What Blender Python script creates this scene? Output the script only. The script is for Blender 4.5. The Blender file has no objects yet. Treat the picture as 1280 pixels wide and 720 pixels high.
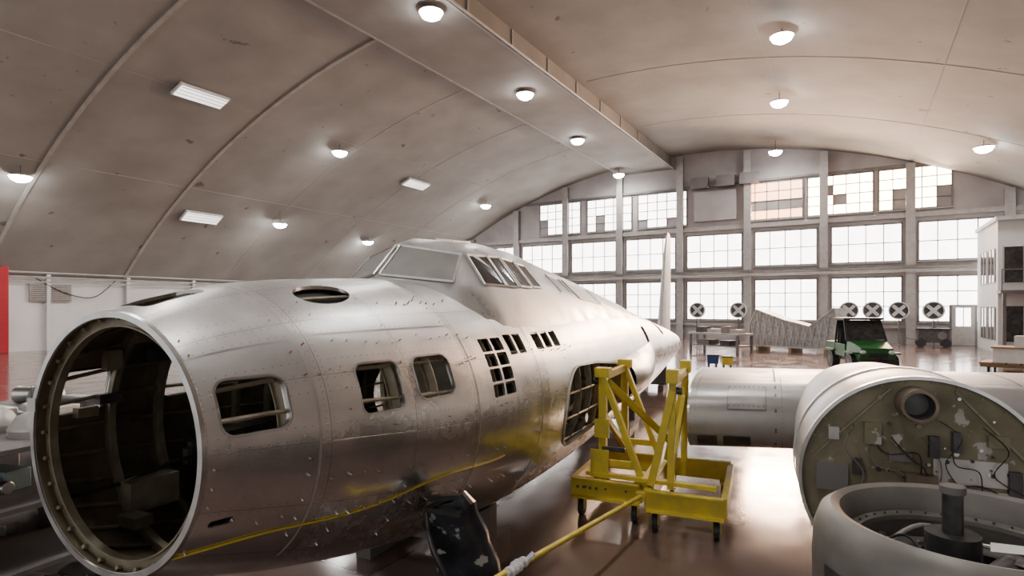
import bpy, bmesh, math, random
import numpy as np
from mathutils import Vector, Matrix
random.seed(7)
pi=math.pi
K=1.15
# ------------------------------------------------------------------ materials
def newmat(name):
    m=bpy.data.materials.new(name); m.use_nodes=True
    nt=m.node_tree; b=nt.nodes['Principled BSDF']; return m,nt,b
def mat(name,c,rough=.5,metal=0,c2=None,scale=4,bump=0,emit=0,ecol=None,detail=6,rr=None,stretch=None,spots=None,spec=None):
    m,nt,b=newmat(name)
    if spec is not None: b.inputs['Specular IOR Level'].default_value=spec
    b.inputs['Base Color'].default_value=(*c,1); b.inputs['Roughness'].default_value=rough; b.inputs['Metallic'].default_value=metal
    if c2 or bump or rr:
        tc=nt.nodes.new('ShaderNodeTexCoord'); n=nt.nodes.new('ShaderNodeTexNoise')
        n.inputs['Scale'].default_value=scale; n.inputs['Detail'].default_value=detail
        src=tc.outputs['Object']
        if stretch:
            mp=nt.nodes.new('ShaderNodeMapping'); mp.inputs['Scale'].default_value=stretch
            nt.links.new(src,mp.inputs[0]); src=mp.outputs[0]
        nt.links.new(src,n.inputs['Vector'])
        if c2:
            r=nt.nodes.new('ShaderNodeValToRGB')
            r.color_ramp.elements[0].position=.35; r.color_ramp.elements[1].position=.68
            r.color_ramp.elements[0].color=(*c,1); r.color_ramp.elements[1].color=(*c2,1)
            nt.links.new(n.outputs['Fac'],r.inputs[0]); out=r.outputs[0]
            if spots:
                n3=nt.nodes.new('ShaderNodeTexNoise'); n3.inputs['Scale'].default_value=spots[0]; n3.inputs['Detail'].default_value=4; nt.links.new(src,n3.inputs['Vector'])
                r3=nt.nodes.new('ShaderNodeMapRange'); r3.inputs[1].default_value=spots[1]; r3.inputs[2].default_value=spots[1]+.03; nt.links.new(n3.outputs['Fac'],r3.inputs[0])
                mxx=nt.nodes.new('ShaderNodeMix'); mxx.data_type='RGBA'; nt.links.new(r3.outputs[0],mxx.inputs[0]); nt.links.new(out,mxx.inputs[6]); mxx.inputs[7].default_value=(*spots[2],1); out=mxx.outputs[2]
            nt.links.new(out,b.inputs['Base Color'])
        if rr:
            mr=nt.nodes.new('ShaderNodeMapRange'); mr.inputs[1].default_value=.3; mr.inputs[2].default_value=.7
            mr.inputs[3].default_value=rr[0]; mr.inputs[4].default_value=rr[1]
            nt.links.new(n.outputs['Fac'],mr.inputs[0]); nt.links.new(mr.outputs[0],b.inputs['Roughness'])
        if bump:
            bp=nt.nodes.new('ShaderNodeBump'); bp.inputs['Strength'].default_value=bump; bp.inputs['Distance'].default_value=.02
            nt.links.new(n.outputs['Fac'],bp.inputs['Height']); nt.links.new(bp.outputs[0],b.inputs['Normal'])
    if emit:
        b.inputs['Emission Color'].default_value=(*(ecol or c),1); b.inputs['Emission Strength'].default_value=emit
    return m
def skin_mat(name,base=(.83,.82,.80),pu=.62,pv=.46):
    m,nt,b=newmat(name); N=nt.nodes; L=nt.links
    def M(op,a,b_=None,c=None):
        n=N.new('ShaderNodeMath'); n.operation=op
        for i,v in enumerate((a,b_,c)):
            if v is None: continue
            if isinstance(v,(int,float)): n.inputs[i].default_value=v
            else: L.new(v,n.inputs[i])
        return n.outputs[0]
    uv=N.new('ShaderNodeUVMap'); uv.uv_map='UVMap'; sp=N.new('ShaderNodeSeparateXYZ'); L.new(uv.outputs[0],sp.inputs[0])
    U,V=sp.outputs[0],sp.outputs[1]
    au=M('DIVIDE',U,pu); av=M('DIVIDE',V,pv)
    cb=N.new('ShaderNodeCombineXYZ'); L.new(M('FLOOR',au),cb.inputs[0]); L.new(M('FLOOR',av),cb.inputs[1])
    wn=N.new('ShaderNodeTexWhiteNoise'); wn.noise_dimensions='3D'; L.new(cb.outputs[0],wn.inputs['Vector'])
    du=M('MULTIPLY',M('SUBTRACT',.5,M('ABSOLUTE',M('SUBTRACT',M('FRACT',au),.5))),pu)
    dv=M('MULTIPLY',M('SUBTRACT',.5,M('ABSOLUTE',M('SUBTRACT',M('FRACT',av),.5))),pv)
    line=M('MAXIMUM',M('LESS_THAN',du,.003),M('LESS_THAN',dv,.003))
    def riv(along,dist):
        p=.045
        a=M('MULTIPLY',M('SUBTRACT',M('FRACT',M('DIVIDE',along,p)),.5),p)
        d=M('SUBTRACT',dist,.022)
        r2=M('ADD',M('MULTIPLY',a,a),M('MULTIPLY',d,d))
        return M('LESS_THAN',r2,.005**2)
    rv=M('MAXIMUM',riv(U,dv),riv(V,du))
    d3=M('ABSOLUTE',M('SUBTRACT',dv,pv/4))
    rv=M('MAXIMUM',rv,riv(U,M('ADD',d3,.022)))
    tc=N.new('ShaderNodeTexCoord'); mp=N.new('ShaderNodeMapping'); mp.inputs['Scale'].default_value=(1.4,.8,1.6); L.new(tc.outputs['Object'],mp.inputs[0])
    nz=N.new('ShaderNodeTexNoise'); nz.inputs['Scale'].default_value=1.8; nz.inputs['Detail'].default_value=4; nz.inputs['Distortion'].default_value=.3
    L.new(mp.outputs[0],nz.inputs['Vector'])
    nz2=N.new('ShaderNodeTexNoise'); nz2.inputs['Scale'].default_value=14; nz2.inputs['Detail'].default_value=5; L.new(tc.outputs['Object'],nz2.inputs['Vector'])
    st=N.new('ShaderNodeMapRange'); st.inputs[1].default_value=.36; st.inputs[2].default_value=.64; st.inputs[3].default_value=.80; st.inputs[4].default_value=1.0; L.new(nz.outputs['Fac'],st.inputs[0])
    f=M('MULTIPLY_ADD',wn.outputs['Value'],.18,M('MULTIPLY',nz2.outputs['Fac'],.12))
    f=M('MULTIPLY',M('ADD',f,.84),st.outputs[0])
    f=M('MULTIPLY',f,M('MULTIPLY_ADD',line,-.45,1.0)); f=M('MULTIPLY',f,M('MULTIPLY_ADD',rv,-.4,1.0))
    mx=N.new('ShaderNodeVectorMath'); mx.operation='SCALE'; mx.inputs[0].default_value=base; L.new(f,mx.inputs['Scale'])
    L.new(mx.outputs[0],b.inputs['Base Color'])
    low=N.new('ShaderNodeMapRange'); low.inputs[1].default_value=-.1; low.inputs[2].default_value=.5; low.inputs[3].default_value=.19; low.inputs[4].default_value=.34
    L.new(M('ADD',V,M('MULTIPLY',M('SUBTRACT',nz.outputs['Fac'],.45),1.0)),low.inputs[0])
    ro=M('ADD',low.outputs[0],M('MULTIPLY_ADD',wn.outputs['Value'],.09,M('MULTIPLY',M('SUBTRACT',nz2.outputs['Fac'],.5),.18)))
    L.new(M('MAXIMUM',ro,.1),b.inputs['Roughness'])
    met=N.new('ShaderNodeMapRange'); met.inputs[1].default_value=-.1; met.inputs[2].default_value=.6; met.inputs[3].default_value=.93; met.inputs[4].default_value=.76
    L.new(V,met.inputs[0]); L.new(met.outputs[0],b.inputs['Metallic'])
    bp=N.new('ShaderNodeBump'); bp.inputs['Strength'].default_value=.4; bp.inputs['Distance'].default_value=.006
    L.new(M('ADD',M('MULTIPLY',nz.outputs['Fac'],3.0),M('ADD',M('MULTIPLY',line,-.5),M('MULTIPLY',rv,.5))),bp.inputs['Height']); L.new(bp.outputs[0],b.inputs['Normal'])
    return m
SKIN=skin_mat('aluminium_skin')
INNER=mat('interior_primer',(.15,.125,.08),.55,.2,(.26,.22,.145),6,.2)
FRAME=mat('frame_primer',(.22,.19,.125),.5,.2,(.34,.30,.22),9)
BRIGHT=mat('bright_metal',(.70,.69,.67),.30,1,(.5,.5,.5),8)
GREYM=mat('grey_painted_metal',(.46,.445,.42),.38,.4,(.66,.64,.61),3,.1,rr=(.25,.5))
WINGM=mat('wing_skin_paint',(.36,.345,.325),.38,.35,(.53,.51,.485),2.2,.08,rr=(.28,.52))
OLIVE=mat('firewall_olive',(.14,.125,.072),.5,.2,(.27,.24,.16),4,.2,spots=(9,.63,(.42,.41,.37)))
YEL=mat('yellow_paint',(.76,.60,.04),.45,0,(.60,.46,.05),7,.1)
YELD=mat('yellow_worn',(.5,.38,.05),.55,0,(.7,.52,.05),12,.1)
BLACK=mat('black_rubber',(.015,.015,.017),.5,0,(.03,.03,.03),10,.1)
DARK=mat('dark_metal',(.05,.05,.053),.4,.5,(.11,.105,.10),10)
PIPEB=mat('brown_pipe',(.16,.12,.09),.45,.5,(.25,.2,.15),8)
STREAK=mat('black_chipped_paint',(.012,.014,.02),.35,.1,(.05,.055,.07),5,.3,spots=(7,.60,(.42,.43,.42)))
GLASS=mat('tinted_glazing',(.03,.03,.03),.12,.0,(.07,.065,.06),5,spec=.15)
FROST=mat('masked_windshield',(.25,.245,.22),.35,.0,(.33,.32,.29),4)
WHITE=mat('white_plastic',(.70,.70,.70),.5,0,(.6,.6,.59),5)
RAG=mat('white_cloth',(.8,.8,.8),.9,0,(.65,.66,.7),20,.6)
COPPER=mat('copper_pin',(.45,.28,.17),.35,.9,(.3,.2,.15),20)
CEIL=mat('ceiling_panels',(.245,.230,.208),.85,0,(.315,.297,.272),.45,.25,detail=10,spots=(1.3,.70,(.14,.12,.10)))
CEIL2=mat('ceiling_patch_panels',(.30,.283,.258),.85,0,(.34,.32,.295),.8,.1)
RIB=mat('ceiling_seam',(.40,.38,.345),.8,0,(.31,.29,.26),2)
BEAMM=mat('beam_paint',(.22,.20,.18),.8,0,(.28,.258,.232),.6)
WALLL=mat('white_wall_paint',(.60,.60,.59),.7,0,(.68,.68,.66),.7,.1)
WALLB=mat('grey_end_wall',(.33,.305,.30),.8,0,(.46,.43,.42),.5,.1)
STEEL=mat('structural_steel',(.15,.135,.13),.6,.1,(.21,.197,.193),2)
PIPE=mat('pipe_grey',(.35,.33,.315),.5,.1,(.44,.42,.40),4)
RED=mat('red_paint',(.36,.01,.02),.4,0,(.30,.01,.02),5)
GREEN=mat('green_vehicle_paint',(.015,.12,.025),.3,0,(.012,.09,.02),5)
WOOD=mat('pallet_wood',(.36,.25,.15),.7,0,(.25,.17,.09),7,.2,stretch=(1,8,8))
PAPER=mat('paper',(.82,.81,.78),.8,0,(.75,.74,.72),10)
HAZY=mat('lattice_metal',(.46,.46,.46),.45,.5,(.28,.28,.28),6,.5)
BLUE=mat('blue_bin_plastic',(.03,.07,.22),.4,0,(.03,.06,.2),5)
TEAL=mat('teal_paint',(.25,.36,.36),.4,.2,(.3,.42,.42),5)
COWL=mat('cowl_paint',(.17,.16,.145),.45,.3,(.25,.235,.215),4,.15)
def emi(name,c,s):
    m=bpy.data.materials.new(name); m.use_nodes=True; nt=m.node_tree
    b=nt.nodes['Principled BSDF']; b.inputs['Base Color'].default_value=(.6,.6,.6,1)
    b.inputs['Emission Color'].default_value=(*c,1)
    n=nt.nodes.new('ShaderNodeTexNoise'); n.inputs['Scale'].default_value=.6
    tc=nt.nodes.new('ShaderNodeTexCoord'); nt.links.new(tc.outputs['Object'],n.inputs['Vector'])
    mr=nt.nodes.new('ShaderNodeMapRange'); mr.inputs[3].default_value=s*.7; mr.inputs[4].default_value=s*1.3
    nt.links.new(n.outputs['Fac'],mr.inputs[0]); nt.links.new(mr.outputs[0],b.inputs['Emission Strength'])
    return m
PANE=emi('daylit_glass',(1,.92,.88),9.0)
PANEW=emi('sunlit_glass',(1,.76,.54),22)
PANEO=emi('sunset_glass',(1,.44,.20),8)
LAMP=emi('lamp_diffuser',(1,.97,.95),90)
TUBEL=emi('fluorescent_diffuser',(1,.97,.9),2.2)
# ------------------------------------------------------------------ builder
class B:
    def __init__(s): s.v=[];s.f=[];s.m=[];s.mats=[];
    def mi(s,m):
        if m not in s.mats: s.mats.append(m)
        return s.mats.index(m)
    def add(s,vs,fs,m):
        o=len(s.v); i=s.mi(m); s.v+= [tuple(v) for v in vs]
        for f in fs: s.f.append(tuple(o+a for a in f)); s.m.append(i)
    def box(s,c,d,m,rot=None,taper=1):
        c=Vector(c); hx,hy,hz=d[0]/2,d[1]/2,d[2]/2
        vs=[Vector((x*hx*(taper if z>0 else 1),y*hy*(taper if z>0 else 1),z*hz)) for z in(-1,1) for y in(-1,1) for x in(-1,1)]
        if rot is not None: vs=[rot@v for v in vs]
        s.add([v+c for v in vs],[(0,2,3,1),(4,5,7,6),(0,1,5,4),(2,6,7,3),(0,4,6,2),(1,3,7,5)],m)
    def bar(s,p,q,w,h,m):
        p=Vector(p);q=Vector(q);d=q-p;L=d.length;d.normalize()
        up=Vector((0,0,1)) if abs(d.z)<.95 else Vector((0,1,0))
        x=d.cross(up).normalized(); z=x.cross(d)
        R=Matrix((x,d,z)).transposed()
        s.box((p+q)/2,(w,L,h),m,R)
    def cyl(s,p,q,r,m,r2=None,n=16,caps=True):
        p=Vector(p);q=Vector(q);d=(q-p).normalized();r2=r if r2 is None else r2
        up=Vector((0,0,1)) if abs(d.z)<.9 else Vector((1,0,0))
        x=d.cross(up).normalized();y=d.cross(x)
        vs=[]
        for c,rr in((p,r),(q,r2)):
            for i in range(n):
                a=2*pi*i/n; vs.append(c+x*math.cos(a)*rr+y*math.sin(a)*rr)
        fs=[(i,(i+1)%n,n+(i+1)%n,n+i) for i in range(n)]
        if caps: fs+=[tuple(range(n-1,-1,-1)),tuple(range(n,2*n))]
        s.add(vs,fs,m)
    def tube(s,pts,r,m,n=8,smooth=0):
        pts=[Vector(p) for p in pts]
        if smooth:
            q=[];N0=len(pts)
            for i in range(N0-1):
                a,b_,c,d_=pts[max(i-1,0)],pts[i],pts[i+1],pts[min(i+2,N0-1)]
                for k in range(smooth):
                    t=k/smooth
                    q.append(.5*((2*b_)+(c-a)*t+(2*a-5*b_+4*c-d_)*t*t+(-a+3*b_-3*c+d_)*t**3))
            q.append(pts[-1]); pts=q
        vs=[];N=len(pts)
        for k,p in enumerate(pts):
            d=(pts[min(k+1,N-1)]-pts[max(k-1,0)]).normalized()
            up=Vector((0,0,1)) if abs(d.z)<.9 else Vector((1,0,0))
            x=d.cross(up).normalized();y=d.cross(x)
            for i in range(n):
                a=2*pi*i/n; vs.append(p+x*math.cos(a)*r+y*math.sin(a)*r)
        fs=[(k*n+i,k*n+(i+1)%n,(k+1)*n+(i+1)%n,(k+1)*n+i) for k in range(N-1) for i in range(n)]
        fs+=[tuple(range(n-1,-1,-1)),tuple(range((N-1)*n,N*n))]
        s.add(vs,fs,m)
    def lathe(s,prof,c,axis,m,n=48,close=False):
        c=Vector(c);d=Vector(axis).normalized()
        up=Vector((0,0,1)) if abs(d.z)<.9 else Vector((1,0,0))
        x=d.cross(up).normalized();y=d.cross(x); vs=[];P=len(prof)
        for r,t in prof:
            for i in range(n):
                a=2*pi*i/n; vs.append(c+d*t+x*math.cos(a)*r+y*math.sin(a)*r)
        fs=[]
        for k in range(P if close else P-1):
            k2=(k+1)%P
            fs+=[(k*n+i,k*n+(i+1)%n,k2*n+(i+1)%n,k2*n+i) for i in range(n)]
        s.add(vs,fs,m)
    def grid(s,rows,m,flip=False):
        n=len(rows[0]);vs=[p for r in rows for p in r]
        fs=[(k*n+i,k*n+i+1,(k+1)*n+i+1,(k+1)*n+i) for k in range(len(rows)-1) for i in range(n-1)]
        s.add(vs,fs,m)
    def sphere(s,c,r,m,sc=(1,1,1),n=12):
        rows=[]
        for i in range(n+1):
            a=-pi/2+pi*i/n
            rows.append([Vector(c)+Vector((r*sc[0]*math.cos(a)*math.cos(2*pi*j/(2*n)),r*sc[1]*math.cos(a)*math.sin(2*pi*j/(2*n)),r*sc[2]*math.sin(a))) for j in range(2*n+1)])
        s.grid(rows,m)
    def build(s,name,parent=None,loc=(0,0,0),rz=0,bevel=0,ang=35,smooth=True):
        me=bpy.data.meshes.new(name); me.from_pydata(s.v,[],s.f)
        for m in s.mats: me.materials.append(m)
        me.polygons.foreach_set('material_index',s.m); me.update()
        bm=bmesh.new(); bm.from_mesh(me); bmesh.ops.recalc_face_normals(bm,faces=bm.faces); bm.to_mesh(me); bm.free()
        if smooth:
            me.shade_smooth()
            me.set_sharp_from_angle(angle=math.radians(ang))
        ob=bpy.data.objects.new(name,me); bpy.context.scene.collection.objects.link(ob)
        ob.location=loc; ob.rotation_euler=(0,0,rz)
        if parent: ob.parent=parent
        if bevel:
            md=ob.modifiers.new('bev','BEVEL'); md.width=bevel; md.segments=2; md.limit_method='ANGLE'
        return ob
def empty(name,loc=(0,0,0),rz=0):
    e=bpy.data.objects.new(name,None); bpy.context.scene.collection.objects.link(e); e.location=loc; e.rotation_euler=(0,0,rz); e.empty_display_size=.3; return e
AO=(-3.061,1.370,0); AR=math.radians(7.55)      # aircraft frame: x=towards its left side, y=aft, z=up
def air(name): return empty(name,AO,AR)
# ------------------------------------------------------------------ fuselage
KS=[0,.15,.3,.7,1.4,2,3,4.5,6,8,10,13,16,18.5]
KT=[2.275,2.33,2.37,2.45,2.505,2.535,2.58,2.61,2.59,2.48,2.29,2.0,1.72,1.45]
KB=[1.025,.96,.90,.76,.58,.47,.34,.28,.3,.36,.42,.52,.62,.72]
KW=[.625,.67,.71,.82,.95,1.03,1.12,1.17,1.17,1.12,1.02,.8,.55,.33]
def interp(xs,ys,x):
    n=len(xs)
    for i in range(n-1):
        if x<=xs[i+1] or i==n-2: break
    h=xs[i+1]-xs[i]; t=max(0,min(1,(x-xs[i])/h))
    def sl(j):
        if j==0: return (ys[1]-ys[0])/(xs[1]-xs[0])
        if j==n-1: return (ys[-1]-ys[-2])/(xs[-1]-xs[-2])
        return (ys[j+1]-ys[j-1])/(xs[j+1]-xs[j-1])
    a,b=sl(i)*h,sl(i+1)*h
    return (2*t**3-3*t*t+1)*ys[i]+(t**3-2*t*t+t)*a+(-2*t**3+3*t*t)*ys[i+1]+(t**3-t*t)*b
def body(s):
    t,b,w=interp(KS,KT,s),interp(KS,KB,s),interp(KS,KW,s)
    return (t+b)/2,w,(t-b)/2
def surf(s,th,off=0):
    c,w,h=body(s); return Vector(((w+off)*math.cos(th),s,c+(h+off)*math.sin(th)))
def th_z(s,z):
    c,w,h=body(s); return math.asin(max(-1,min(1,(z-c)/h)))
def top_z(s,x):
    c,w,h=body(s); return c+h*math.sqrt(max(0,1-(x/w)**2))
SS=list(np.arange(0,5.5,.07))+list(np.arange(5.5,18.4,.25))+[18.5]
NT=112
def make_shell():
    verts=[];faces=[];mi=[];uvs=[]
    n=len(SS)
    for off in(0,-.02):
        for s in SS:
            for i in range(NT): verts.append(surf(s,-pi+2*pi*i/NT,off))
    def q(k,i,base): return base+k*NT+i%NT
    for k in range(n-1):
        for i in range(NT):
            a0=(-pi+2*pi*i/NT)*1.1;a1=(-pi+2*pi*(i+1)/NT)*1.1
            faces.append((q(k,i,0),q(k,i+1,0),q(k+1,i+1,0),q(k+1,i,0)));mi.append(0)
            uvs+=[(SS[k],a0),(SS[k],a1),(SS[k+1],a1),(SS[k+1],a0)]
            Bz=n*NT
            faces.append((q(k,i,Bz),q(k+1,i,Bz),q(k+1,i+1,Bz),q(k,i+1,Bz)));mi.append(1)
            uvs+=[(SS[k],a0),(SS[k+1],a0),(SS[k+1],a1),(SS[k],a1)]
    for k in(0,n-1):
        for i in range(NT):
            f=(q(k,i,0),q(k,i,n*NT),q(k,i+1,n*NT),q(k,i+1,0))
            if k: f=f[::-1]
            faces.append(f);mi.append(0);uvs+=[(.1,.1)]*4
    me=bpy.data.meshes.new('skin'); me.from_pydata(verts,[],faces); me.materials.append(SKIN); me.materials.append(INNER)
    me.polygons.foreach_set('material_index',mi)
    ul=me.uv_layers.new(name='UVMap'); ul.data.foreach_set('uv',[c for u in uvs for c in u]); me.update()
    ob=bpy.data.objects.new('skin',me); bpy.context.scene.collection.objects.link(ob); return ob
def rrect(a0,a1,b0,b1,r,n=5):
    pts=[]
    for (cx,cy,st) in((a1-r,b1-r,0),(a0+r,b1-r,pi/2),(a0+r,b0+r,pi),(a1-r,b0+r,3*pi/2)):
        for i in range(n+1):
            a=st+pi/2*i/n; pts.append((cx+r*math.cos(a),cy+r*math.sin(a)))
    return pts
cut=B()
def prism(pts,axis,lo,hi):
    n=len(pts)
    if axis=='x': vs=[(lo,p[0],p[1]) for p in pts]+[(hi,p[0],p[1]) for p in pts]
    else: vs=[(p[0],p[1],lo) for p in pts]+[(p[0],p[1],hi) for p in pts]
    cut.add(vs,[(i,(i+1)%n,n+(i+1)%n,n+i) for i in range(n)]+[tuple(range(n-1,-1,-1)),tuple(range(n,2*n))],SKIN)
WIN=[(.09,.41,1.72,1.965,.06),(.84,1.16,1.71,1.98,.05),(1.30,1.66,1.73,1.985,.07)]
for a0,a1,b0,b1,r in WIN: prism(rrect(a0,a1,b0,b1,r),'x',-1.7,1.7)
PN=[]
for i in range(2):
    for j in range(4): PN.append((2.13+i*.18,2.13+i*.18+.155,1.63+j*.112,1.63+j*.112+.097))
PN+= [(2.53,2.66,1.92,2.08),(2.69,2.83,1.92,2.08)]
PN+= [(3.05,3.22,1.93,2.08),(3.26,3.43,1.93,2.08),(3.47,3.64,1.93,2.08)]
for p in PN: prism(rrect(*p,.012,2),'x',-1.7,1.7)
rt=[]
for i in range(13):
    a=pi/2+pi*i/12; rt.append((3.95+.42*math.cos(a),1.30+.40*math.sin(a)))
rt+=[(4.6,.93),(5.4,.98),(5.9,1.05),(5.9,1.45),(5.4,1.60),(4.6,1.68)]
prism(rt,'x',-1.7,1.7)
DX,DY,DRX,DRY=.38,1.02,.11,.22
prism([(DX+DRX*math.cos(2*pi*i/24),DY+DRY*math.sin(2*pi*i/24)) for i in range(24)],'z',2.1,3)
prism(rrect(-.12,.12,.10,.44,.05),'z',2.15,3)
prism(rrect(.02+.06,.19,1.30,1.335,.016,3),'x',.4,1.2)
for a,b in((8.2,8.55),(11.4,12.1)): prism(rrect(a,b,1.7,1.98,.06),'x',-1.7,1.7)
shell=make_shell(); cob=cut.build('cutter',smooth=False)
md=shell.modifiers.new('b','BOOLEAN'); md.operation='DIFFERENCE'; md.object=cob; md.solver='EXACT'
dg=bpy.context.evaluated_depsgraph_get(); dg.update()
me2=bpy.data.meshes.new_from_object(shell.evaluated_get(dg)); shell.modifiers.clear(); shell.data=me2
me2.shade_smooth(); me2.set_sharp_from_angle(angle=math.radians(35))
bpy.data.objects.remove(cob)
fus=air('bomber_fuselage'); shell.parent=fus
b=B()
for s in np.arange(.06,7,.36):
    s=float(s)
    for (o1,o2,wd) in((-.022,-.085,.012),(-.08,-.088,.04)):
        rows=[[],[],[],[],[]]
        for i in range(65):
            th=-pi+2*pi*i/64
            if s>.7 and s<1.3 and .7<th<1.35: th=.7 if th<1.0 else 1.35
            for j,(ds,o) in enumerate(((-wd/2,o1),(wd/2,o1),(wd/2,o2),(-wd/2,o2),(-wd/2,o1))): 
                p=surf(max(s,0),th,o); p.y=s+ds; rows[j].append(p)
        b.grid(rows,FRAME)
for i in range(28):
    th=-pi+2*pi*i/28
    b.tube([surf(s,th,-.034) for s in np.arange(.03,7,.3)],.012,FRAME,5)
b.build('frames_and_stringers',fus)
b=B()
for a0,a1,b0,b1,r in WIN:
    for sd in(1,-1):
        g=.012
        r1=rrect(a0-g,a1+g,b0-g,b1+g,r+g); r0=rrect(a0-.002,a1+.002,b0-.002,b1+.002,r)
        def pt(p,o):
            q=surf(p[0],th_z(p[0],p[1]),o); q.x*=sd; return q
        b.grid([[pt(p,.0005) for p in r1+r1[:1]],[pt(p,.003) for p in r1+r1[:1]],[pt(p,.003) for p in r0+r0[:1]],[pt(p,-.03) for p in r0+r0[:1]]],BRIGHT)
b.lathe([(.626,-.008),(.636,-.008),(.640,.012),(.634,.02),(.607,.0),(.607,-.008)],(0,0,1.65),(0,1,0),BRIGHT,96,True)
b.build('window_doublers_and_nose_ring',fus)
b=B()
b.add([(DX+(DRX+.06)*math.cos(a),DY+(DRY+.06)*math.sin(a),top_z(DY+(DRY+.06)*math.sin(a),DX+(DRX+.06)*math.cos(a))-.045) for a in [2*pi*i/24 for i in range(24)]],[tuple(range(24))],BLACK)  # added black sheet below the dome hole, stands in for shade inside the fuselage
b.build('dome_hole_shade_sheet',fus)
b=B()
def chord(s,z,m=.05):
    c,w,h=body(s); return (w-m)*math.sqrt(max(0,1-((z-c)/h)**2))
for s in np.arange(1.0,6.6,.4):
    w1,w2=chord(s,1.1),chord(s+.4,1.1)
    b.add([(-w1,s,1.08),(w1,s,1.08),(w2,s+.4,1.08),(-w2,s+.4,1.08)],[(0,1,2,3)],INNER)
bk=[surf(6.6,-pi+2*pi*i/48,-.03) for i in range(48)]; b.add(bk,[tuple(range(48))],INNER)
bk=[surf(2.0,-pi+2*pi*i/48,-.05) for i in range(48)]
ins=[Vector((.35*math.cos(-pi+2*pi*i/48)-.2,2.0,1.55+.55*math.sin(-pi+2*pi*i/48))) for i in range(48)]
b.grid([bk+bk[:1],ins+ins[:1]],FRAME)
b.box((-.5,1.2,1.35),(.35,.5,.3),DARK); b.box((.45,1.5,1.3),(.3,.4,.35),DARK); b.box((-.52,.55,1.2),(.12,.3,.18),FRAME)
b.cyl((.5,.9,1.15),(.5,.9,1.6),.05,BRIGHT); b.cyl((-.3,1.6,1.1),(-.3,1.6,1.75),.07,DARK)
b.tube([(-.5,.1,1.3),(-.56,.4,1.28),(-.6,.8,1.32),(-.65,1.3,1.3)],.012,BLACK)
b.box((-.35,.35,1.12),(.16,.1,.06),BRIGHT)
for i in range(14):
    th=random.uniform(2.2,4.4); s=random.uniform(.15,1.6); p=surf(s,th,-.1); b.box(p,(.05,random.uniform(.05,.16),random.uniform(.05,.12)),random.choice([DARK,FRAME,STEEL,OLIVE]))
b.build('interior_equipment',fus)
b=B()
for s in(4.0,4.5,5.0,5.5):
    b.box((.93,s,1.3),(.03,.05,.8),FRAME)
b.box((.88,4.9,1.3),(.02,2.2,.9),OLIVE)
b.bar((.95,3.7,1.15),(.95,5.8,1.45),.03,.05,FRAME); b.bar((.95,3.7,1.5),(.95,5.8,1.1),.03,.05,FRAME)
b.cyl((.9,4.35,1.5),(1.1,4.35,1.5),.05,BRIGHT); b.cyl((.9,4.35,1.1),(1.1,4.35,1.1),.05,BRIGHT)
def opt(p,o,g): 
    c=(4.7,1.3); d=Vector((p[0]-c[0],p[1]-c[1])); d=d*(1+g/d.length)
    q=surf(c[0]+d.x,th_z(c[0]+d.x,c[1]+d.y),o); return q
rr=rt+rt[:1]
b.grid([[opt(p,.001,.03) for p in rr],[opt(p,.012,.03) for p in rr],[opt(p,.012,0) for p in rr],[opt(p,-.03,0) for p in rr]],GREYM)
for sd in(1,-1):
    fr=[]
    for i in range(13):
        f=i/12; s=5.9+2.9*f; c,w,h=body(s); bul=.34*(1-f)**.8*math.sin(min(1,f*2.2+.35)*pi/2)
        row=[]
        for j in range(11):
            g=j/10; z=1.62-.62*g+.1*f; x=chord(s,z,.005)+bul*math.sin(pi*g)**.7 if 0<g<1 else chord(s,z,.005)
            row.append((sd*x,s,z))
        fr.append(row)
    b.grid(fr,GREYM)
b.build('wing_root_structure',fus)
# canopy
def bz(x,y,d=-.015): return (x,y,top_z(y,x)+d)
rows=[
 [bz(0,1.93),bz(.28,2.09),bz(.58,2.26),bz(.68,2.32),bz(.80,2.38)],
 [(0,2.07,2.56),(.28,2.225,2.53),(.56,2.38,2.50),(.62,2.42,2.46),bz(.84,2.48)],
 [(0,2.41,2.85),(.24,2.53,2.815),(.48,2.65,2.77),(.67,2.66,2.48),bz(.90,2.66)],
 [(0,2.62,2.925),(.25,2.7,2.89),(.49,2.78,2.79),(.70,2.80,2.475),bz(.92,2.8)],
 [(0,3.3,2.965),(.27,3.3,2.935),(.5,3.3,2.80),(.75,3.3,2.47),bz(.95,3.3)],
 [(0,4.1,2.95),(.27,4.1,2.92),(.5,4.1,2.76),(.77,4.1,2.46),bz(.96,4.1)],
 [(0,5,2.86),(.28,5,2.82),(.52,5,2.67),(.8,5,2.40),bz(.96,5)],
 [(0,6.5,2.72),(.3,6.5,2.67),(.56,6.5,2.53),(.82,6.5,2.30),bz(.96,6.5)],
 [(0,8.2,2.53),(.3,8.2,2.48),(.56,8.2,2.36),(.8,8.2,2.15),bz(.9,8.2)],
 [bz(0,9.6),bz(.3,9.6),bz(.5,9.6),bz(.6,9.6),bz(.7,9.6)]]
b=B()
full=[[(-x,y,z) for x,y,z in r[:0:-1]]+r for r in rows]
b.grid(full,GREYM)
can=b.build('canopy',fus,ang=24)
b=B()
def pane(q,u0,u1,v0,v1,m,off=.008,frame=True):
    A,Bp,C,D=[Vector(p) for p in q]
    def P(u,v): return (A*(1-u)+Bp*u)*(1-v)+(D*(1-u)+C*u)*v
    n=(Bp-A).cross(D-A).normalized()
    if n.z<0: n=-n
    a=[P(u0,v0),P(u1,v0),P(u1,v1),P(u0,v1)]
    b.add([p+n*off for p in a],[(0,1,2,3)],m)
    if frame:
        for i in range(4): b.bar(a[i]+n*off,a[(i+1)%4]+n*off,.014,.018,BRIGHT)
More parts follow.
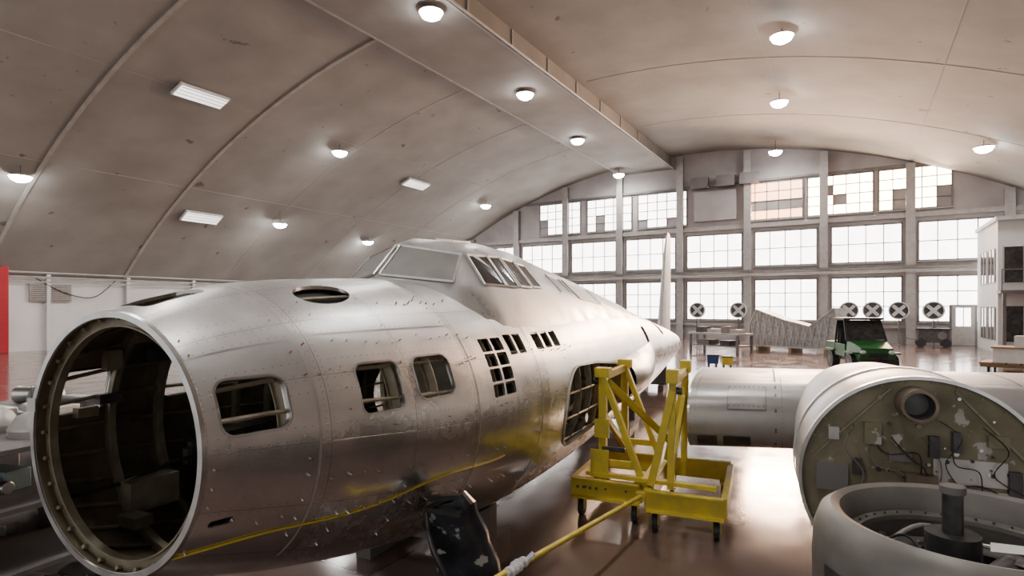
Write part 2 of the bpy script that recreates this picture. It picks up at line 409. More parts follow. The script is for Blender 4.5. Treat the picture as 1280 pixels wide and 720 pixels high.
for sg in(1,-1):
    r=[[(sg*x,y,z) for x,y,z in rw] for rw in rows]
    pane((r[1][0],r[1][2],r[2][2],r[2][0]),.04,.97,.02,.93,FROST,.014)
    pane((r[2][2],r[2][3],r[4][3],r[4][2]),.05,.93,.05,.60,GLASS,.012)
    pane((r[2][2],r[2][3],r[4][3],r[4][2]),.05,.93,.64,.97,GLASS,.012)
    pane((r[4][2],r[4][3],r[5][3],r[5][2]),.06,.90,.04,.40,GLASS,.012)
    pane((r[4][2],r[4][3],r[5][3],r[5][2]),.10,.86,.46,.75,GLASS,.012)
    pane((r[3][0],r[3][1],r[4][1],r[4][0]),.3,.9,.35,.9,GREYM)
    pane((r[5][2],r[5][3],r[6][3],r[6][2]),.1,.8,.5,.95,FROST)
    pane((r[6][2],r[6][3],r[7][3],r[7][2]),.05,.9,.1,.75,GREYM)
b.build('canopy_glazing',fus,smooth=False)
b=B()
def fin(z,ch,s0,t):
    pr=[(0,0),(.02,.5),(.1,.9),(.3,1),(.7,.6),(1,.03)]
    L=[(x*t/2,s0+c*ch,z) for c,x in pr]; R=[(-x*t/2,s0+c*ch,z) for c,x in pr[::-1]]
    return L+R
rw=[fin(1.4,2.3,16.1,.26),fin(2.0,2.1,16.3,.22),fin(3.0,1.8,16.7,.18),fin(4.0,1.4,17.1,.13),fin(4.6,1.0,17.5,.08),fin(4.8,.5,17.8,.03)]
b.grid([r+r[:1] for r in rw],WHITE)
bk=[surf(18.5,-pi+2*pi*i/32,0) for i in range(32)]; b.add(bk,[tuple(range(32))],DARK)
b.build('tail_fin',fus)
b=B()
for row,(s0,s1,st) in {.95:(1.35,3.6,.075),.62:(.5,2.0,.1),.42:(.2,3.9,.07),.05:(.1,3.6,.11),-.22:(.5,3.2,.12),-.5:(.3,2.6,.13)}.items():
    s=s0
    while s<s1:
        if random.random()<.7:
            th=row+random.uniform(-.03,.03); z=surf(s,th).z
            ok=not any(a0-.03<s<a1+.03 and b0-.03<z<b1+.03 for a0,a1,b0,b1,_ in WIN) and not (2.05<s<2.9 and 1.6<z<2.15)
            if ok: b.cyl(surf(s,th,-.002),surf(s,th,random.uniform(.012,.024)),.0045,COPPER if random.random()<.6 else BRIGHT,n=6)
        s+=st*random.uniform(.7,1.3)
for k in range(7):
    s=[.05,.5,.75,1.21,1.8,2.9,3.6][k]
    for j in range(14):
        th=-.8+j*.14
        z=surf(s,th).z
        if random.random()<.5 and not(1.68<z<2.02 and s<.6): b.cyl(surf(s,th,-.002),surf(s,th,.012),.004,BRIGHT,n=6)
b.build('temporary_fasteners',fus)
b=B()
b.tube([surf(s,th_z(s,1.17+.02*math.sin(s*5)),.006) for s in np.arange(.0,2.35,.06)],.0055,YEL,6)
b.build('yellow_masking_cord',fus)
b=B()
b.tube([(-.60,-.02,1.9),(-.60,-.02,1.83)],.002,DARK,4); b.box((-.60,-.02,1.80),(.045,.004,.07),PAPER,Matrix.Rotation(.3,3,'Z'))
b.build('paper_tag',fus)
b=B()
def patch(s0,s1,t0,t1,m,off=.004,n=10):
    b.grid([[surf(s0+(s1-s0)*i/n,t0+(t1-t0)*j/n,off) for j in range(n+1)] for i in range(n+1)],m)
patch(.55,.565,-.9,1.5,GREYM,.0015,24); patch(1.9,1.915,-.9,1.3,GREYM,.0015,24); patch(2.93,2.945,-.9,1.1,GREYM,.0015,24)
patch(.02,1.9,.70,.715,GREYM,.0015,24)
b.build('skin_straps',fus)
# ------------------------------------------------------------------ fuselage cradles
for s,nm in((3.0,'fuselage_cradle'),(9.5,'fuselage_cradle'),(15,'fuselage_cradle')):
    e=air(nm); b=B(); c,w,h=body(s)
    half=min(.6,w*.6)
    top=[(x,c-h*math.sqrt(1-(x/w)**2)-.012) for x in np.linspace(-half,half,15)]
    y0,y1=s-.09,s+.09
    vs=[(x,y0,z) for x,z in top]+[(x,y0,.12) for x,z in top]+[(x,y1,z) for x,z in top]+[(x,y1,.12) for x,z in top]
    n=15; fs=[]
    for i in range(n-1):
        fs+=[(i,i+1,n+i+1,n+i),(2*n+i,3*n+i,3*n+i+1,2*n+i+1),(i,2*n+i,2*n+i+1,i+1),(n+i,n+i+1,3*n+i+1,3*n+i)]
    fs+=[(0,n,3*n,2*n),(n-1,3*n-1,4*n-1,2*n-1)]
    b.add(vs,fs,STEEL)
    for x in(-half+.1,half-.1): b.box((x,s,.07),(.16,.9,.14),STEEL)
    b.build('saddle',e)
# ------------------------------------------------------------------ wing section with nacelle
wing=air('wing_section')
def af(l):
    le=4.67+.10*(l-2.1); ch=4.3-.18*(l-2.1); T=.82-.02*(l-2.1); zc=1.09+.03*(l-2.1); return le,ch,T,zc
XC=[0,.003,.0125,.025,.05,.1,.2,.3,.45,.6,.75,.9,1]; YC=[0,.25,.47,.60,.74,.88,.98,1,.95,.8,.55,.26,.02]
def wp(l,t,off=0):
    le,ch,T,zc=af(l); x=abs(t)**1.8
    y=float(np.interp(x,XC,YC))*T/2
    s=1 if t>=0 else -1
    return Vector((l,le+x*ch-off,zc+s*(y+off)))
TT=[math.copysign(abs(i/36)**1.0,i) for i in range(-36,37)]
LL=[2.12,2.6,3.2,3.8,4.4,5,6,7,8,9]
b=B()
b.grid([[wp(l,t) for t in TT] for l in LL],WINGM)
b.add([wp(2.12,t) for t in TT],[tuple(range(len(TT)))],OLIVE)
b.add([wp(9,t) for t in TT],[tuple(range(len(TT)))],OLIVE)
b.build('wing_skin',wing,ang=50)
b=B()
def wpatch(l0,l1,t0,t1,m,off):
    b.grid([[wp(l0+(l1-l0)*i/6,t0+(t1-t0)*j/14,off) for j in range(15)] for i in range(7)],m)
wpatch(2.52,2.90,.05,.24,STEEL,.009)
wpatch(2.527,2.893,.053,.236,WINGM,.013)
wpatch(2.22,2.42,-.17,-.07,DARK,.008); wpatch(2.48,2.75,-.17,-.07,DARK,.008)
wpatch(2.12,2.14,-.5,.8,BRIGHT,.008); wpatch(2.98,3.0,-.5,.8,STEEL,.004)
wpatch(2.13,3.2,.33,.335,STEEL,.004); wpatch(4.4,9,.33,.335,STEEL,.004); wpatch(5.2,5.22,-.5,.8,STEEL,.004)
for i in range(8):
    for t in(.07,.222): 
        p=wp(2.54+i*.048,t,.015); b.sphere(p,.006,DARK,n=4)
for i in range(24):
    for l in(2.2,3.05): b.sphere(wp(l,-.2+i*.025,.002),.005,STEEL,n=4)
b.build('leading_edge_panels',wing)
NC=Vector((3.74,0,1.22)); NR=.66
b=B()
b.lathe([(NR-.015,2.46),(NR,2.42),(NR+.005,2.45),(NR+.005,2.7),(NR-.01,3.3),(NR-.06,4.2),(NR-.16,5.2),(NR-.35,6.3),(.1,7.2),(.0,7.4)],NC,(0,1,0),WINGM,72)
b.lathe([(NR+.0,3.0),(NR+.01,3.0),(NR+.01,3.04),(NR,3.04)],NC,(0,1,0),BRIGHT,72)
b.lathe([(NR-.015,2.42),(NR+.006,2.42),(NR+.006,2.46),(NR-.015,2.46)],NC,(0,1,0),BRIGHT,72,True)
b.build('nacelle',wing)
b=B()
fw=[NC+Vector(((NR-.01)*math.cos(2*pi*i/64),2.47,(NR-.01)*math.sin(2*pi*i/64))) for i in range(64)]
b.add(fw,[tuple(range(64))],OLIVE)
def fp(x,z,y=2.45): return Vector((NC.x+x,y,NC.z+z))
b.lathe([(.078,2.30),(.095,2.30),(.10,2.33),(.10,2.47)],fp(-.03,.50,0),(0,1,0),PIPEB,32)
b.lathe([(.078,2.30),(.07,2.42),(.0,2.42)],fp(-.03,.50,0),(0,1,0),DARK,32)
for x,z,w,h,m,d in((-.47,-.0,.18,.17,STEEL,.03),(.25,.10,.36,.15,GREYM,.015),(.3,-.06,.3,.12,GREYM,.02),(-.25,.30,.09,.13,OLIVE,.06),(.46,.05,.06,.16,DARK,.04),(-.05,-.1,.3,.12,OLIVE,.05),(.07,.24,.05,.13,DARK,.05),(-.46,.28,.06,.08,BRIGHT,.03),(.18,.28,.04,.12,DARK,.06),(-.2,-.3,.3,.2,OLIVE,.05),(.2,-.32,.35,.2,GREYM,.05),(.38,.3,.1,.07,OLIVE,.05),(-.1,.16,.12,.05,STEEL,.03),(-.33,.08,.05,.1,DARK,.04),(.0,.02,.16,.1,PIPEB,.08),(.12,-.05,.1,.14,PIPEB,.06)):
    b.box(fp(x,z,2.47-d/2),(w,d,h),m)
for i in range(30):
    a=2*pi*i/30; b.cyl(fp((NR-.035)*math.cos(a),(NR-.035)*math.sin(a),2.47),fp((NR-.035)*math.cos(a),(NR-.035)*math.sin(a),2.46),.007,FRAME,n=8)
for i in range(80):
    a=random.uniform(0,2*pi);r=random.uniform(.1,.58); b.cyl(fp(r*math.cos(a),r*math.sin(a),2.47),fp(r*math.cos(a),r*math.sin(a),2.45),random.uniform(.004,.016),random.choice([DARK,BRIGHT,FRAME,PIPEB,STEEL]),n=10)
hoses=[[(-.2,.3),(-.27,.2),(-.22,.1),(-.12,.08),(-.08,.0),(-.1,-.1)],[(-.15,.28),(-.05,.16),(.02,.1),(.03,-.05)],[(.1,.4),(.2,.3),(.12,.15),(.2,.0)],[(-.35,.35),(-.40,.2),(-.3,.05),(-.35,-.12)],[(.3,.38),(.42,.25),(.36,.1),(.5,.0)],[(-.1,.05),(.1,.0),(.3,.03),(.45,-.05)],[(.0,.3),(.08,.22),(.1,.05),(.0,-.1)],[(-.25,.28),(-.18,.18),(-.02,.2),(.0,.08)],[(.16,.3),(.17,.15),(.28,.12),(.3,-.02)]]
for k,h in enumerate(hoses): b.tube([fp(x,z,2.42+.015*math.sin(i*1.7+k)) for i,(x,z) in enumerate(h)],.0035+.0015*(k%2),BLACK if k%3 else STEEL,6,smooth=6)
b.bar(fp(-.5,-.18,2.44),fp(.55,-.14,2.44),.03,.03,FRAME); b.bar(fp(-.58,.12,2.46),fp(-.15,.58,2.46),.012,.012,FRAME); b.bar(fp(.18,.58,2.46),fp(.55,.15,2.46),.012,.012,FRAME)
b.build('firewall_fittings',wing)
b=B()
for l in(3.7,7.5):
    for s in(5.6,7.4):
        le,ch,T,zc=af(l)
        zt=wp(l,-math.pow((s-le)/ch,1/1.8)).z if l>5 else .62
        b.box((l,s,zt/2+.0),(.12,.12,zt),STEEL); b.box((l,s,.04),(.7,.5,.08),STEEL)
b.build('wing_trestle',wing)
# ------------------------------------------------------------------ engine cowling ring on stand
cw=air('engine_cowling'); C=Vector((3.62,1.08,.045)); b=B()
prof=[(.50,.80),(.54,.9),(.56,1.05),(.562,1.2),(.555,1.31),(.53,1.38),(.49,1.41),(.455,1.40),(.43,1.36),(.42,1.28),(.42,1.1),(.42,.82)]
b.lathe(prof,C,(0,0,1),COWL,96,True)
b.lathe([(.564,1.0),(.568,1.0),(.568,1.015),(.564,1.015)],C,(0,0,1),DARK,96)
b.lathe([(.42,1.30),(.385,1.29),(.385,1.27),(.42,1.27)],C,(0,0,1),COWL,96)
for i in range(40):
    a=2*pi*i/40; p=C+Vector((.40*math.cos(a),.40*math.sin(a),1.30)); b.sphere(p,.006,DARK,n=4)
b.add([C+Vector((.566*math.cos(a),.566*math.sin(a),z)) for z in(1.02,1.22) for a in np.linspace(pi+.35,pi+.85,9)],[(i,i+1,10+i,9+i) for i in range(8)],DARK)
b.build('ring',cw)
b=B()
b.lathe([(.0,1.12),(.2,1.12),(.3,1.08),(.415,1.06)],C,(0,0,1),DARK,48)
b.lathe([(.415,1.18),(.36,1.20),(.30,1.18),(.415,1.16)],C,(0,0,1),STEEL,48)
b.cyl(C+Vector((-.02,.15,1.05)),C+Vector((-.02,.15,1.47)),.038,DARK,n=20); b.cyl(C+Vector((-.02,.15,1.47)),C+Vector((-.02,.15,1.50)),.047,STEEL,n=20)
b.cyl(C+Vector((-.02,.15,1.2)),C+Vector((-.02,.15,1.3)),.1,DARK,n=20)
for i in range(9):
    a=2*pi*i/9+.2; p=C+Vector((.12*math.cos(a),.12*math.sin(a),1.12)); q=C+Vector((.38*math.cos(a),.38*math.sin(a),1.16)); b.cyl(p,q,.045,STEEL,n=12)
    b.cyl(q+Vector((0,0,.0)),q+Vector((0,0,.06)),.015,BRIGHT,n=8)
b.tube([C+Vector(v) for v in((-.3,.1,1.2),(-.1,.3,1.27),(.1,.28,1.22),(.3,.15,1.26))],.010,GREYM,smooth=6)
b.tube([C+Vector(v) for v in((-.35,-.05,1.25),(-.2,.1,1.28),(-.1,-.1,1.22),(.1,-.2,1.26))],.006,BLACK,smooth=6)
b.build('engine_core',cw)
b=B()
b.add([C+Vector(v) for v in((.06,-.02,1.30),(.30,-.08,1.33),(.36,.07,1.31),(.10,.12,1.29))],[(0,1,2,3)],PAPER)
b.build('paper_sheet',cw)
b=B()
for i in range(4):
    a=pi/4+i*pi/2; p=C+Vector((.46*math.cos(a),.46*math.sin(a),-.045)); b.box(p+Vector((0,0,.42)),(.07,.07,.84),STEEL)
b.box(C+Vector((0,0,.1)),(.9,.08,.1),STEEL); b.box(C+Vector((0,0,.1)),(.08,.9,.1),STEEL); b.lathe([(.5,.74),(.5,.82),(.42,.82),(.42,.74)],C,(0,0,1),STEEL,48,True)
b.build('support_stand',cw)
# ------------------------------------------------------------------ yellow wheeled stand
st=air('yellow_wheeled_stand'); b=B()
def beam(p,q,w=.1,h=.2,m=YEL):
    p=Vector(p);q=Vector(q); b.bar(p,q,w*.25,h,m)
    d=(q-p).normalized(); x=d.cross(Vector((0,0,1))).normalized()
    for sg in(1,-1): b.bar(p+Vector((0,0,sg*(h/2-.01)))+x*w*.4,q+Vector((0,0,sg*(h/2-.01)))+x*w*.4,w,.02,m)
for x0,x1,sf in((.95,1.68,4.35),(1.78,2.52,4.2)):
    beam((x0,sf,.34),(x1,sf,.34),.08,.22); beam((x1,5.6,.34),(x0,5.6,.34),.08,.22)
    b.bar((x0,sf,.34),(x0,5.6,.34),.06,.2,YEL); b.bar((x1,sf,.34),(x1,5.6,.34),.06,.2,YEL)
    for x in(x0+.07,x1-.07):
        for s in(sf+.05,5.52):
            b.box((x,s,.235),(.1,.1,.03),YELD)
            for dx in(-.035,.035): b.box((x+dx,s+.03,.15),(.008,.08,.16),YELD)
            b.cyl((x-.026,s+.05,.095),(x+.026,s+.05,.095),.095,BLACK,n=20); b.cyl((x-.03,s+.05,.095),(x+.03,s+.05,.095),.04,BRIGHT,n=12)
for s in(4.4,5.5):
    b.bar((1.27,s,.44),(1.27,s,1.60),.08,.08,YEL); b.bar((1.27,s-.02,1.58),(1.70,s-.02,.46),.075,.06,YEL)
    b.bar((2.0,s-.08,.44),(2.02,s-.08,1.62),.07,.07,YEL); b.bar((2.02,s-.1,1.45),(1.80,s-.1,.46),.075,.06,YEL)
    b.box((1.27,s,1.60),(.16,.14,.10),YEL); b.box((2.02,s-.08,1.60),(.12,.14,.14),YEL)
    b.bar((1.27,s,.62),(1.66,s,.62),.05,.07,YEL)
b.bar((1.27,4.4,1.15),(1.27,5.5,.55),.05,.07,YEL); b.bar((1.32,4.4,1.5),(1.9,5.5,.6),.05,.07,YEL); b.bar((2.0,4.4,.6),(2.0,5.5,1.3),.05,.07,YEL)
b.bar((1.27,4.4,1.55),(1.27,5.5,1.55),.06,.08,YEL); b.bar((2.02,4.35,1.55),(2.02,5.5,1.55),.06,.08,YEL)
b.box((1.25,4.33,.62),(.2,.02,.30),YEL); b.box((1.27,4.34,1.0),(.16,.02,.2),YEL)
b.box((1.72,4.38,.42),(.2,.06,.12),YEL)
b.bar((1.1,4.36,.50),(2.45,4.3,.50),.08,.04,YEL)
b.bar((1.27,4.36,.78),(1.52,4.36,.78),.03,.05,DARK)
for i in range(6): b.cyl((1.1+i*.22,4.31,.36),(1.1+i*.22,4.29,.36),.012,DARK,n=8)
b.cyl((2.05,4.34,1.45),(2.11,4.34,1.45),.04,DARK); b.cyl((1.17,4.4,1.5),(1.27,4.4,1.5),.04,DARK)
for i in range(4): b.box((1.0+i*.07,4.338,.34),(.03,.004,.03),DARK)
b.build('frame',st,bevel=.004)
tb=air('yellow_tow_bar'); b=B()
P0=Vector((1.72,4.24,.36)); P1=Vector((1.28,1.25,.62))
b.cyl(P0,P1,.022,YEL,n=16); b.box(P0,(.10,.12,.09),YELD); b.bar(P1+Vector((0,.05,0)),Vector((1.26,1.3,.0)),.04,.04,STEEL)
b.box((1.26,1.3,.02),(.35,.35,.04),STEEL); b.cyl(P1-Vector((.10,0,0)),P1+Vector((.16,0,0)),.02,YEL)
b.build('bar',tb)
b=B()
for k in range(11):
    p=P0+(P1-P0)*(.79+.008*k); 
    b.sphere(p+Vector((random.uniform(-.01,.01),0,random.uniform(-.01,.012))),.030+.014*random.random(),RAG,(1,.6,.9),8)
b.bar(P0+(P1-P0)*.85,P0+(P1-P0)*.85+Vector((-.05,.02,-.13)),.05,.02,RAG); b.bar(P0+(P1-P0)*.79,P0+(P1-P0)*.79+Vector((.05,.05,.05)),.04,.02,RAG)
b.build('tied_rag',tb)
bf=air('black_leg_fairing'); b=B()
rowsb=[]
for k in range(15):
    f=k/14; cx=.96+.16*f; cy=1.52+.36*f; cz=1.03-1.01*f; wx=.16+.04*math.sin(min(1,f*1.6+.15)*pi/2); wy=.07+.04*f
    wx*=1+.05*math.sin(k*2.1)
    if f<.05: wx*=.8;wy*=.7
    ring=[]
    for j in range(25):
        a=2*pi*j/24; ca,sa=math.cos(a),math.sin(a)
        ring.append(Vector((cx+math.copysign(abs(ca)**.5,ca)*wx,cy+math.copysign(abs(sa)**.5,sa)*wy,max(.005,cz+.09*ca))))
    rowsb.append(ring)
b.grid(rowsb,STREAK); b.add(rowsb[0][:-1],[tuple(range(24))],STREAK); b.add(rowsb[-1][:-1],[tuple(range(24))],STREAK)
b.bar((.86,1.50,1.05),(1.10,1.48,1.10),.05,.03,BLACK); b.box((.99,1.50,1.0),(.26,.16,.03),BLACK)
b.tube([(.86,1.44,1.0),(.94,1.38,.8),(1.04,1.40,.6)],.015,DARK,smooth=5)
b.build('shell',bf)
# ------------------------------------------------------------------ parts rack left
rk=air('parts_rack'); b=B()
for x in(-3.6,-1.2):
    for y in(-.75,1.5): b.box((x if y>0 else min(x,-1.35),y,.72),(.05,.05,1.44),STEEL)
for z in(.25,.65,1.05,1.42): b.box((-2.475,.375,z),(2.25,2.2,.03),STEEL)
b.build('shelving',rk)
b=B()
for i in range(110):
    z=random.choice([.265,.665,1.065,1.435,1.435]); x=random.uniform(-3.4,-1.5); y=random.uniform(-.6,1.3)
    m=random.choice([BRIGHT,GREYM,GREYM,STEEL,TEAL,DARK,GREYM,WINGM]); k=random.random(); w=random.uniform(.06,.15)
    if k<.3: b.box((x,y,z+w*.6),(w*2.2,w*1.5,w*1.2),m,Matrix.Rotation(random.uniform(-.6,.6),3,'Z'))
    elif k<.65: b.cyl((x-w*1.3,y,z+w*.6),(x+w*1.3,y+random.uniform(-.2,.2),z+w*.6),w*.6,m,r2=w*.45)
    else: b.lathe([(w,0),(w*1.05,.05),(w*.7,.13),(w*.2,.17),(0,.17)],(x,y,z),(0,0,1),m,24)
b.build('stored_parts',rk,bevel=.006)
sr=empty('access_stair',( -11.5,7.0,0),.5); b=B()
for i in range(5): b.box((0,.25*i,.22+.22*i),(.9,.26,.04),PIPE)
for x in(-.45,.45):
    b.bar((x,-.1,.1),(x,1.1,1.15),.03,.12,PIPE); b.bar((x,-.1,1.1),(x,1.0,2.1),.035,.035,WHITE); b.bar((x,1.0,2.1),(x,2.2,2.1),.035,.035,WHITE); b.bar((x,1.0,1.6),(x,2.2,1.6),.03,.03,WHITE)
    for y,z0,z1 in((-.1,0,1.1),(1.0,0,2.1),(2.2,0,2.1),(1.6,1.1,2.1)): b.bar((x,y,z0),(x,y,z1),.035,.035,WHITE)
b.box((0,1.6,1.1),(.9,1.2,.04),PIPE); b.build('steps_and_rails',sr)
# ------------------------------------------------------------------ room shell
X0,X1,Y0,Y1=-33*K,14*K,-14*K,38.85*K
R=36.0;XC0=-9.5
def vz(x): return (12.2-R+math.sqrt(R*R-(x-XC0)**2))
def vault(x): return vz(x/K)*K
b=B(); 
xs=np.linspace(X0,X1,49)
b.grid([[(float(x),float(y),vault(x)) for x in xs] for y in np.linspace(Y0,Y1+.3,24)],CEIL)
b.build('ceiling')
xa,xb=-14.3*K,-10.8*K; zb=11.35*K
b=B()
def ribarc(y,wd,dp,m,xr):
    rws=[[],[],[],[]]
    for x in xr:
        z=vault(x)
        for j,(dy,dz) in enumerate(((-wd,-.0),(-wd,-dp),(wd,-dp),(wd,-.0))): rws[j].append((float(x),y+dy,z+dz))
    b.grid(rws,m)
XL=[x for x in xs if x<xa+.5]; XR=[x for x in xs if x>xb-.5]
for y in (9.8,15.4): ribarc(y*K,.08,.06,RIB,XL)
for y in (4.2,21,26.6,32.2): ribarc(y*K,.05,.015,CEIL2,XL)
for y in (12.5,24,31.5): ribarc(y*K,.05,.015,CEIL2,XR)
for x in (-27,-21.5,-3,2.5,8.5):
    x*=K; b.box((x,(Y0+Y1)/2,vault(x)-.0),(.04,Y1-Y0,.03),CEIL2)
b.build('trim_1',smooth=False)
b=B()
b.box(((xa+xb)/2,(Y0+Y1)/2,zb+.5),(xb-xa,Y1-Y0,1.0),BEAMM)
for y in np.arange(-10,38,2.8): b.box((xb+.02,y*K,zb+.45),(.05,.12,.9),CEIL2)
b.box((xb+.05,(Y0+Y1)/2,zb+.03),(.12,Y1-Y0,.08),CEIL2); b.box((xa-.05,(Y0+Y1)/2,zb+.03),(.12,Y1-Y0,.08),RIB)
b.cyl((xb+.3,Y0,zb-.05),(xb+.3,Y1,zb-.05),.05,PIPE)
b.build('trim_2',smooth=False)
# floor
m,nt,bs=newmat('polished_concrete'); N=nt.nodes; L=nt.links
tc=N.new('ShaderNodeTexCoord'); n1=N.new('ShaderNodeTexNoise'); n1.inputs['Scale'].default_value=.5; n1.inputs['Detail'].default_value=9; L.new(tc.outputs['Object'],n1.inputs['Vector'])
rp=N.new('ShaderNodeValToRGB'); rp.color_ramp.elements[0].position=.3; rp.color_ramp.elements[1].position=.7
rp.color_ramp.elements[0].color=(.11,.068,.057,1); rp.color_ramp.elements[1].color=(.20,.135,.117,1); L.new(n1.outputs['Fac'],rp.inputs[0])
bk=N.new('ShaderNodeTexBrick'); bk.offset=0; bk.inputs['Scale'].default_value=1; bk.inputs['Brick Width'].default_value=3.6; bk.inputs['Row Height'].default_value=3.6; bk.inputs['Mortar Size'].default_value=.012; bk.inputs['Color1'].default_value=(1,1,1,1); bk.inputs['Color2'].default_value=(.92,.92,.92,1); bk.inputs['Mortar'].default_value=(.25,.25,.25,1)
L.new(tc.outputs['Object'],bk.inputs['Vector'])
mx=N.new('ShaderNodeMix'); mx.data_type='RGBA'; mx.blend_type='MULTIPLY'; mx.inputs[0].default_value=1; L.new(rp.outputs[0],mx.inputs[6]); L.new(bk.outputs[0],mx.inputs[7]); L.new(mx.outputs[2],bs.inputs['Base Color'])
n2=N.new('ShaderNodeTexNoise'); n2.inputs['Scale'].default_value=1.7; n2.inputs['Detail'].default_value=7; L.new(tc.outputs['Object'],n2.inputs['Vector'])
mr=N.new('ShaderNodeMapRange'); mr.inputs[1].default_value=.3; mr.inputs[2].default_value=.7; mr.inputs[3].default_value=.06; mr.inputs[4].default_value=.24; L.new(n2.outputs['Fac'],mr.inputs[0]); L.new(mr.outputs[0],bs.inputs['Roughness'])
bs.inputs['Coat Weight'].default_value=.3; bs.inputs['Coat Roughness'].default_value=.12
FLOOR=m
b=B(); b.box(((X0+X1)/2,(Y0+Y1)/2,-.1),(X1-X0+1,Y1-Y0+1,.2),FLOOR); b.build('floor',smooth=False)
b=B(); hz=vault(X0); b.box((X0-.15,(Y0+Y1)/2,hz/2),(.3,Y1-Y0,hz+.3),WALLL); b.build('wall_left',smooth=False)
b=B(); hz=vault(X1); b.box((X1+.15,(Y0+Y1)/2,hz/2),(.3,Y1-Y0,hz+.3),WALLB); b.build('wall_right',smooth=False)
b=B()
for z,r in((4.2,.07),(3.95,.05),(3.7,.04)): b.cyl((X0+.25,Y0,z),(X0+.25,Y1,z),r,PIPE,n=10)
for y in np.arange(Y0+2,Y1,4.0): b.box((X0+.15,float(y),2.1),(.2,.18,4.2),WALLL)
b.tube([(X0+.2,13.2,4.0),(X0+.25,14.5,3.2),(X0+.25,16,2.9),(X0+.2,17.2,3.9)],.03,DARK,smooth=6)
b.build('trim_3')
b=B(); b.box((X0+.1,12.2*K,2.72*K),(.15,1.9,.95),PIPE)
for i in range(8): b.box((X0+.2,12.2*K,2.72*K-.4+i*.115),(.05,1.8,.05),STEEL)
b.build('wall_vent',smooth=False)
b=B(); b.box((X0+.8,10.05*K,2.2),(.6,.7,4.4),RED); b.build('red_column',bevel=.03)
# end wall
b=B(); pts=[(float(x),vault(x)+.2) for x in xs]
n=len(pts); b.add([(x,Y1,0) for x,_ in pts]+[(x,Y1,z) for x,z in pts]+[(x,Y1+.3,0) for x,_ in pts]+[(x,Y1+.3,z) for x,z in pts],
 [(i,i+1,n+i+1,n+i) for i in range(n-1)]+[(2*n+i,3*n+i,3*n+i+1,2*n+i+1) for i in range(n-1)],WALLB)
b.build('wall_back',smooth=False)
wi=[0]
def window(xc,w,z0,z1,cols,rowsn,pm,darkp=(),sun=0):
    wi[0]+=1; xc*=K;w*=K;z0*=K;z1*=K
    e=empty('window_%d'%wi[0],(xc,Y1,0)); b=B()
    for i in range(cols):
        for j in range(rowsn):
            a=-w/2+w*i/cols; c=z0+(z1-z0)*j/rowsn
            mm=WALLB if (i,j) in darkp else pm
            b.add([(a,-.03,c),(a+w/cols,-.03,c),(a+w/cols,-.03,c+(z1-z0)/rowsn),(a,-.03,c+(z1-z0)/rowsn)],[(0,1,2,3)],mm)
    b.build('glass',e,smooth=False); b=B()
    for i in range(cols+1):
        t=.10 if i in(0,cols) else .055
        b.box((-w/2+w*i/cols,-.06,(z0+z1)/2),(t,.08,z1-z0+.08),STEEL)
    for j in range(rowsn+1):
        t=.10 if j in(0,rowsn) else .055
        b.box((0,-.06,z0+(z1-z0)*j/rowsn),(w,.08,t),STEEL)
    b.box((0,-.12,z0-.06),(w+.1,.2,.08),PIPE)
    b.build('muntins',e,smooth=False)
    if sun:
        ld=bpy.data.lights.new('low_sun','AREA'); ld.shape='RECTANGLE'; ld.size=w*.9; ld.size_y=(z1-z0)*.9; ld.energy=sun; ld.color=(1,.62,.40); ld.spread=math.radians(110)
        lo=bpy.data.objects.new('low_sun',ld); bpy.context.scene.collection.objects.link(lo); lo.parent=e; lo.location=(0,-.7,(z0+z1)/2)
        lo.rotation_euler=Vector((-.1,-1,-.28)).to_track_quat('-Z','Y').to_euler()
lowx=[-24.8,-20.6,-16.4,-12.2,-8.0,-3.8,.4,4.6,8.8]
for x in lowx:
    window(x,3.45,1.25,3.75,4,3,PANE)
    window(x,3.45,4.62,6.75,4,2,PANE)
for x,pm,dk,sn in((-19.1,PANE,((0,0),(0,1)),0),(-15.2,PANE,((1,0),(1,1)),0),(-11.4,PANE,((0,0),(3,0)),0),(-4.5,PANEO,((0,1),(1,1),(2,1),(3,1),(4,1)),2000),(-.9,PANEW,((2,1),(1,2)),2000),(2.7,PANEW,((1,0),(4,0),(4,1),(1,1)),900)):
    window(x,3.35,7.5,9.8,5,4,pm,dk,sn)
b=B()
for x in list(np.arange(-26.9,12,4.2)):
    b.box((x*K,Y1-.25,vault(x*K)/2-.1),(.38,.5,vault(x*K)-.2),STEEL)
    b.box((x*K,Y1-.52,vault(x*K)/2-.1),(.5,.05,vault(x*K)-.2),PIPE)
b.build('trim_4',smooth=False)
b=B()
for z,h in((4.2,.35),(7.15,.3),(.95,.2)): b.box(((X0+X1)/2,Y1-.12,z*K),(X1-X0,.24,h),PIPE)
b.box(((X0+X1)/2,Y1-.62,4.32*K),(X1-X0,.3,.12),STEEL); b.cyl((X0,Y1-.8,4.05*K),(X1,Y1-.8,4.05*K),.08,PIPE)
b.box((-9.5*K,Y1-.1,9.95*K),(30*K,.2,.15),STEEL)
for x in(-7.9,): b.box((x*K,Y1-.2,8.6*K),(2.6*K,.3,1.9*K),WALLB)
for x in(-8.8,-5.8,-7.2): b.box((x*K,Y1-.5,10.1*K),(1.1*K,.5,.7*K),STEEL)
b.build('trim_5',smooth=False)
